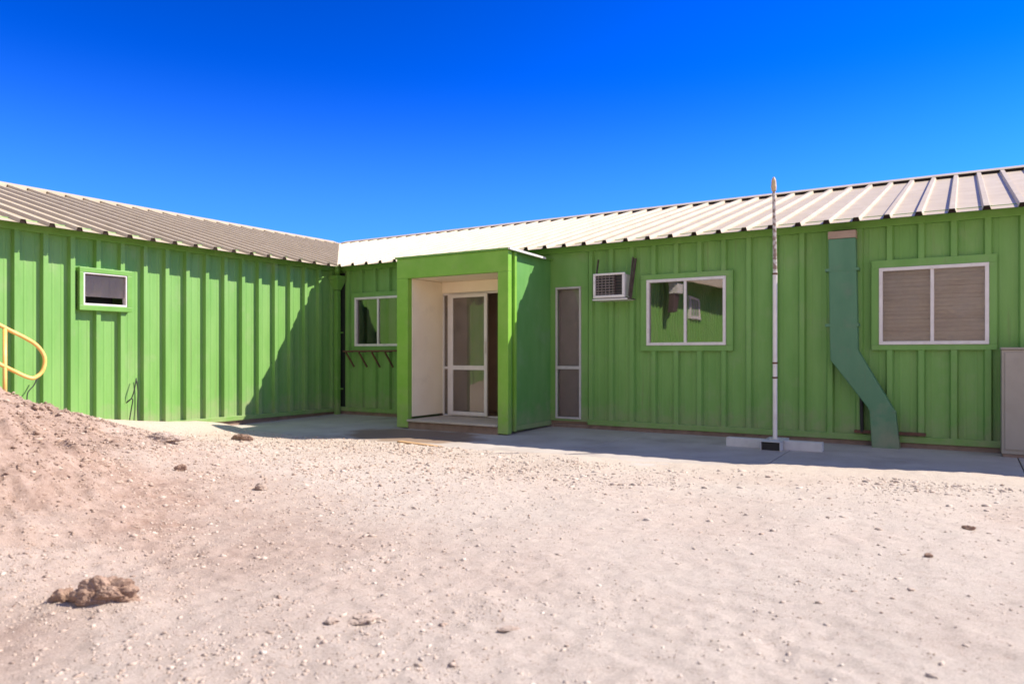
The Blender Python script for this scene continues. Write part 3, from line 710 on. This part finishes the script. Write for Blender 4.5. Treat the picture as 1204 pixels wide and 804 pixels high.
# gravel: thousands of chips, one object
def gravel():
    bm0 = bmesh.new(); bmesh.ops.create_icosphere(bm0, subdivisions=1, radius=1)
    v0 = np.array([v.co[:] for v in bm0.verts]); f0 = np.array([[v.index for v in f.verts] for f in bm0.faces]); bm0.free()
    n = 80000
    cand_x = rng.uniform(1.0, 12.5, n*5); cand_y = rng.uniform(-9.9, -2.9, n*5)
    s = np.clip(spoil_f(cand_x, cand_y), 0, 1)
    dist = np.hypot(cand_x-10.33, cand_y+10.19)
    patch = fbm(cand_x, cand_y, .9, 4, .6)
    leftfg = smooth01(9.6, 7.2, cand_x + .5*(cand_y+8))
    heap = np.exp(-((cand_x-7.27)**2+(cand_y+8.5)**2)/.06)
    pr = (.10 + .5*s + .45*np.clip(patch*1.6,0,1) + .3*leftfg)*np.clip(4.2/np.maximum(dist,1.5),.10,2.6)*.62 + heap
    k = (rng.random(n*5) < pr) & (dist > 1.9); x = cand_x[k][:n]; y = cand_y[k][:n]; n = len(x)
    z = terrain(x, y)
    size = .0022 + .0050*rng.random(n)**2 + .013*rng.random(n)**16
    size *= np.clip(np.hypot(x-10.33,y+10.19)/4.5, .75, 1.7)
    a = rng.uniform(0, 6.283, n)
    sc = np.stack([size*rng.uniform(.8,1.6,n), size*rng.uniform(.6,1.1,n), size*rng.uniform(.40,.85,n)], -1)
    soil = np.clip(1.5*spoil_f(x, y) + .35*leftfg[k][:n], 0, 1)
    V = v0[None]*(1+.30*rng.standard_normal((n, len(v0), 1)))*sc[:,None]
    c, s_ = np.cos(a)[:,None], np.sin(a)[:,None]
    VX = V[...,0]*c - V[...,1]*s_ + x[:,None]; VY = V[...,0]*s_ + V[...,1]*c + y[:,None]; VZ = V[...,2] + z[:,None] + size[:,None]*-.08
    co = np.stack([VX,VY,VZ], -1).reshape(-1,3).astype(np.float32)
    q = (f0[None] + (np.arange(n)*len(v0))[:,None,None]).reshape(-1,3).astype(np.int32)
    me = bpy.data.meshes.new('gravel')
    me.vertices.add(len(co)); me.vertices.foreach_set('co', co.ravel())
    me.loops.add(q.size); me.loops.foreach_set('vertex_index', q.ravel())
    me.polygons.add(len(q)); me.polygons.foreach_set('loop_start', np.arange(0, q.size, 3, dtype=np.int32)); me.polygons.foreach_set('loop_total', np.full(len(q), 3, np.int32))
    me.update(calc_edges=True); me.materials.append(GRAV)
    at = me.attributes.new('spoil', 'FLOAT', 'POINT'); at.data.foreach_set('value', np.repeat(soil, len(v0)).astype(np.float32))
    o = bpy.data.objects.new('gravel', me); COL.objects.link(o)
    tag(o, 'loose pale and brown stone chips strewn over the dirt yard', 'gravel', kind='stuff')
def gravel_mat():
    m, nt, out = new_mat('gravel_chips'); L = nt.links.new
    p = N(nt, 'ShaderNodeBsdfPrincipled', Roughness=.95); p.inputs['Specular IOR Level'].default_value = .15
    g = N(nt, 'ShaderNodeNewGeometry')
    def ramp(cols):
        r = N(nt, 'ShaderNodeValToRGB'); e = r.color_ramp.elements
        e[0].position = 0; e[0].color = (*cols[0],1); e[1].position = 1; e[1].color = (*cols[3],1)
        x = e.new(.12); x.color = (*cols[1],1); x = e.new(.8); x.color = (*cols[2],1)
        L(g.outputs['Random Per Island'], r.inputs[0]); return r
    ra = ramp([(.33,.235,.175),(.47,.37,.29),(.53,.435,.35),(.61,.53,.44)])
    rb_ = ramp([(.19,.12,.085),(.30,.20,.142),(.40,.285,.21),(.50,.385,.295)])
    at = N(nt, 'ShaderNodeAttribute', attribute_name='spoil')
    r = N(nt, 'ShaderNodeMix', data_type='RGBA'); L(at.outputs['Fac'], r.inputs[0]); L(ra.outputs[0], r.inputs[6]); L(rb_.outputs[0], r.inputs[7])
    L(r.outputs[2], p.inputs['Base Color']); L(p.outputs[0], out.inputs[0]); return m
GRAV = gravel_mat()
gravel()

# ------------------------------------------------------------------ light, sky, camera
to_sun = Vector((1/1.23, 1/1.45, 1)).normalized()
sl = bpy.data.lights.new('sun', 'SUN'); sl.energy = 4.2; sl.angle = math.radians(.5); sl.color = (1, .93, .82)
so = bpy.data.objects.new('sun', sl); COL.objects.link(so); so.rotation_euler = to_sun.to_track_quat('Z','Y').to_euler()
so.location = (30, 25, 40)

w = bpy.data.worlds.new('World'); scene.world = w; w.use_nodes = True
nt = w.node_tree; nt.nodes.clear()
out = nt.nodes.new('ShaderNodeOutputWorld'); bg = nt.nodes.new('ShaderNodeBackground')
sky = nt.nodes.new('ShaderNodeTexSky'); sky.sky_type = 'NISHITA'; sky.sun_disc = False
sky.sun_elevation = math.asin(to_sun.z); sky.sun_rotation = math.atan2(to_sun.x, to_sun.y)
sky.altitude = 2400; sky.air_density = 1.0; sky.dust_density = .6; sky.ozone_density = 3.5
hs = nt.nodes.new('ShaderNodeHueSaturation'); hs.inputs['Saturation'].default_value = 1.42; hs.inputs['Value'].default_value = 1.0
hs.inputs['Saturation'].default_value = 1.42
gm = nt.nodes.new('ShaderNodeGamma'); gm.inputs[1].default_value = 1.75
bg.inputs[1].default_value = .048
# broken white cloud added out of view behind the photographer to fill the shade
tcw = nt.nodes.new('ShaderNodeTexCoord'); mpw = nt.nodes.new('ShaderNodeMapping'); mpw.inputs['Scale'].default_value = (1,1,2.2)
nzw = nt.nodes.new('ShaderNodeTexNoise'); nzw.inputs['Scale'].default_value = 2.6; nzw.inputs['Detail'].default_value = 7
cr = nt.nodes.new('ShaderNodeMapRange'); cr.inputs[1].default_value = .40; cr.inputs[2].default_value = .62
dt = nt.nodes.new('ShaderNodeVectorMath'); dt.operation = 'DOT_PRODUCT'; dt.inputs[1].default_value = Vector((.35,-.92,.15)).normalized()
dr = nt.nodes.new('ShaderNodeMapRange'); dr.inputs[1].default_value = .05; dr.inputs[2].default_value = .40
mu = nt.nodes.new('ShaderNodeMath'); mu.operation = 'MULTIPLY'
mxw = nt.nodes.new('ShaderNodeMix'); mxw.data_type = 'RGBA'; mxw.inputs[7].default_value = (9.8, 10.6, 11.4, 1)
K = nt.links.new
K(tcw.outputs['Generated'], mpw.inputs[0]); K(mpw.outputs[0], nzw.inputs[0]); K(nzw.outputs['Fac'], cr.inputs[0])
K(tcw.outputs['Generated'], dt.inputs[0]); K(dt.outputs['Value'], dr.inputs[0]); K(cr.outputs[0], mu.inputs[0]); K(dr.outputs[0], mu.inputs[1])
sz = nt.nodes.new('ShaderNodeSeparateXYZ'); K(tcw.outputs['Generated'], sz.inputs[0])
hz = nt.nodes.new('ShaderNodeMapRange'); hz.interpolation_type = 'SMOOTHSTEP'
hz.inputs[1].default_value = .37; hz.inputs[2].default_value = .06; hz.inputs[4].default_value = .72; K(sz.outputs['Z'], hz.inputs[0])
hm = nt.nodes.new('ShaderNodeMix'); hm.data_type = 'RGBA'; hm.inputs[7].default_value = (1.35, 4.0, 9.2, 1); K(hz.outputs[0], hm.inputs[0])
K(sky.outputs[0], hs.inputs['Color']); K(hs.outputs[0], gm.inputs[0]); K(gm.outputs[0], hm.inputs[6]); K(hm.outputs[2], mxw.inputs[6]); K(mu.outputs[0], mxw.inputs[0]); K(mxw.outputs[2], bg.inputs[0]); nt.links.new(bg.outputs[0], out.inputs[0])

cam = bpy.data.cameras.new('camera'); co = bpy.data.objects.new('camera', cam); COL.objects.link(co)
co.location = (10.334, -10.194, 1.0994); co.rotation_euler = (math.pi/2, 0, math.radians(31.8756))
cam.sensor_width = 36; cam.lens = 853.33/1204*36; cam.shift_y = 14.4/1204; cam.clip_end = 2000; cam.clip_start = .05
scene.camera = co
cam.dof.use_dof = True; cam.dof.focus_distance = 11.5; cam.dof.aperture_fstop = 2.8

scene.render.engine = 'CYCLES'
scene.view_settings.view_transform = 'Standard'; scene.view_settings.look = 'None'
scene.view_settings.exposure = 1.1; scene.view_settings.gamma = 1
try: scene.cycles.use_denoising = True
except Exception: pass
scene.cycles.max_bounces = 8; scene.cycles.transparent_max_bounces = 12
scene.cycles.filter_width = 1.7
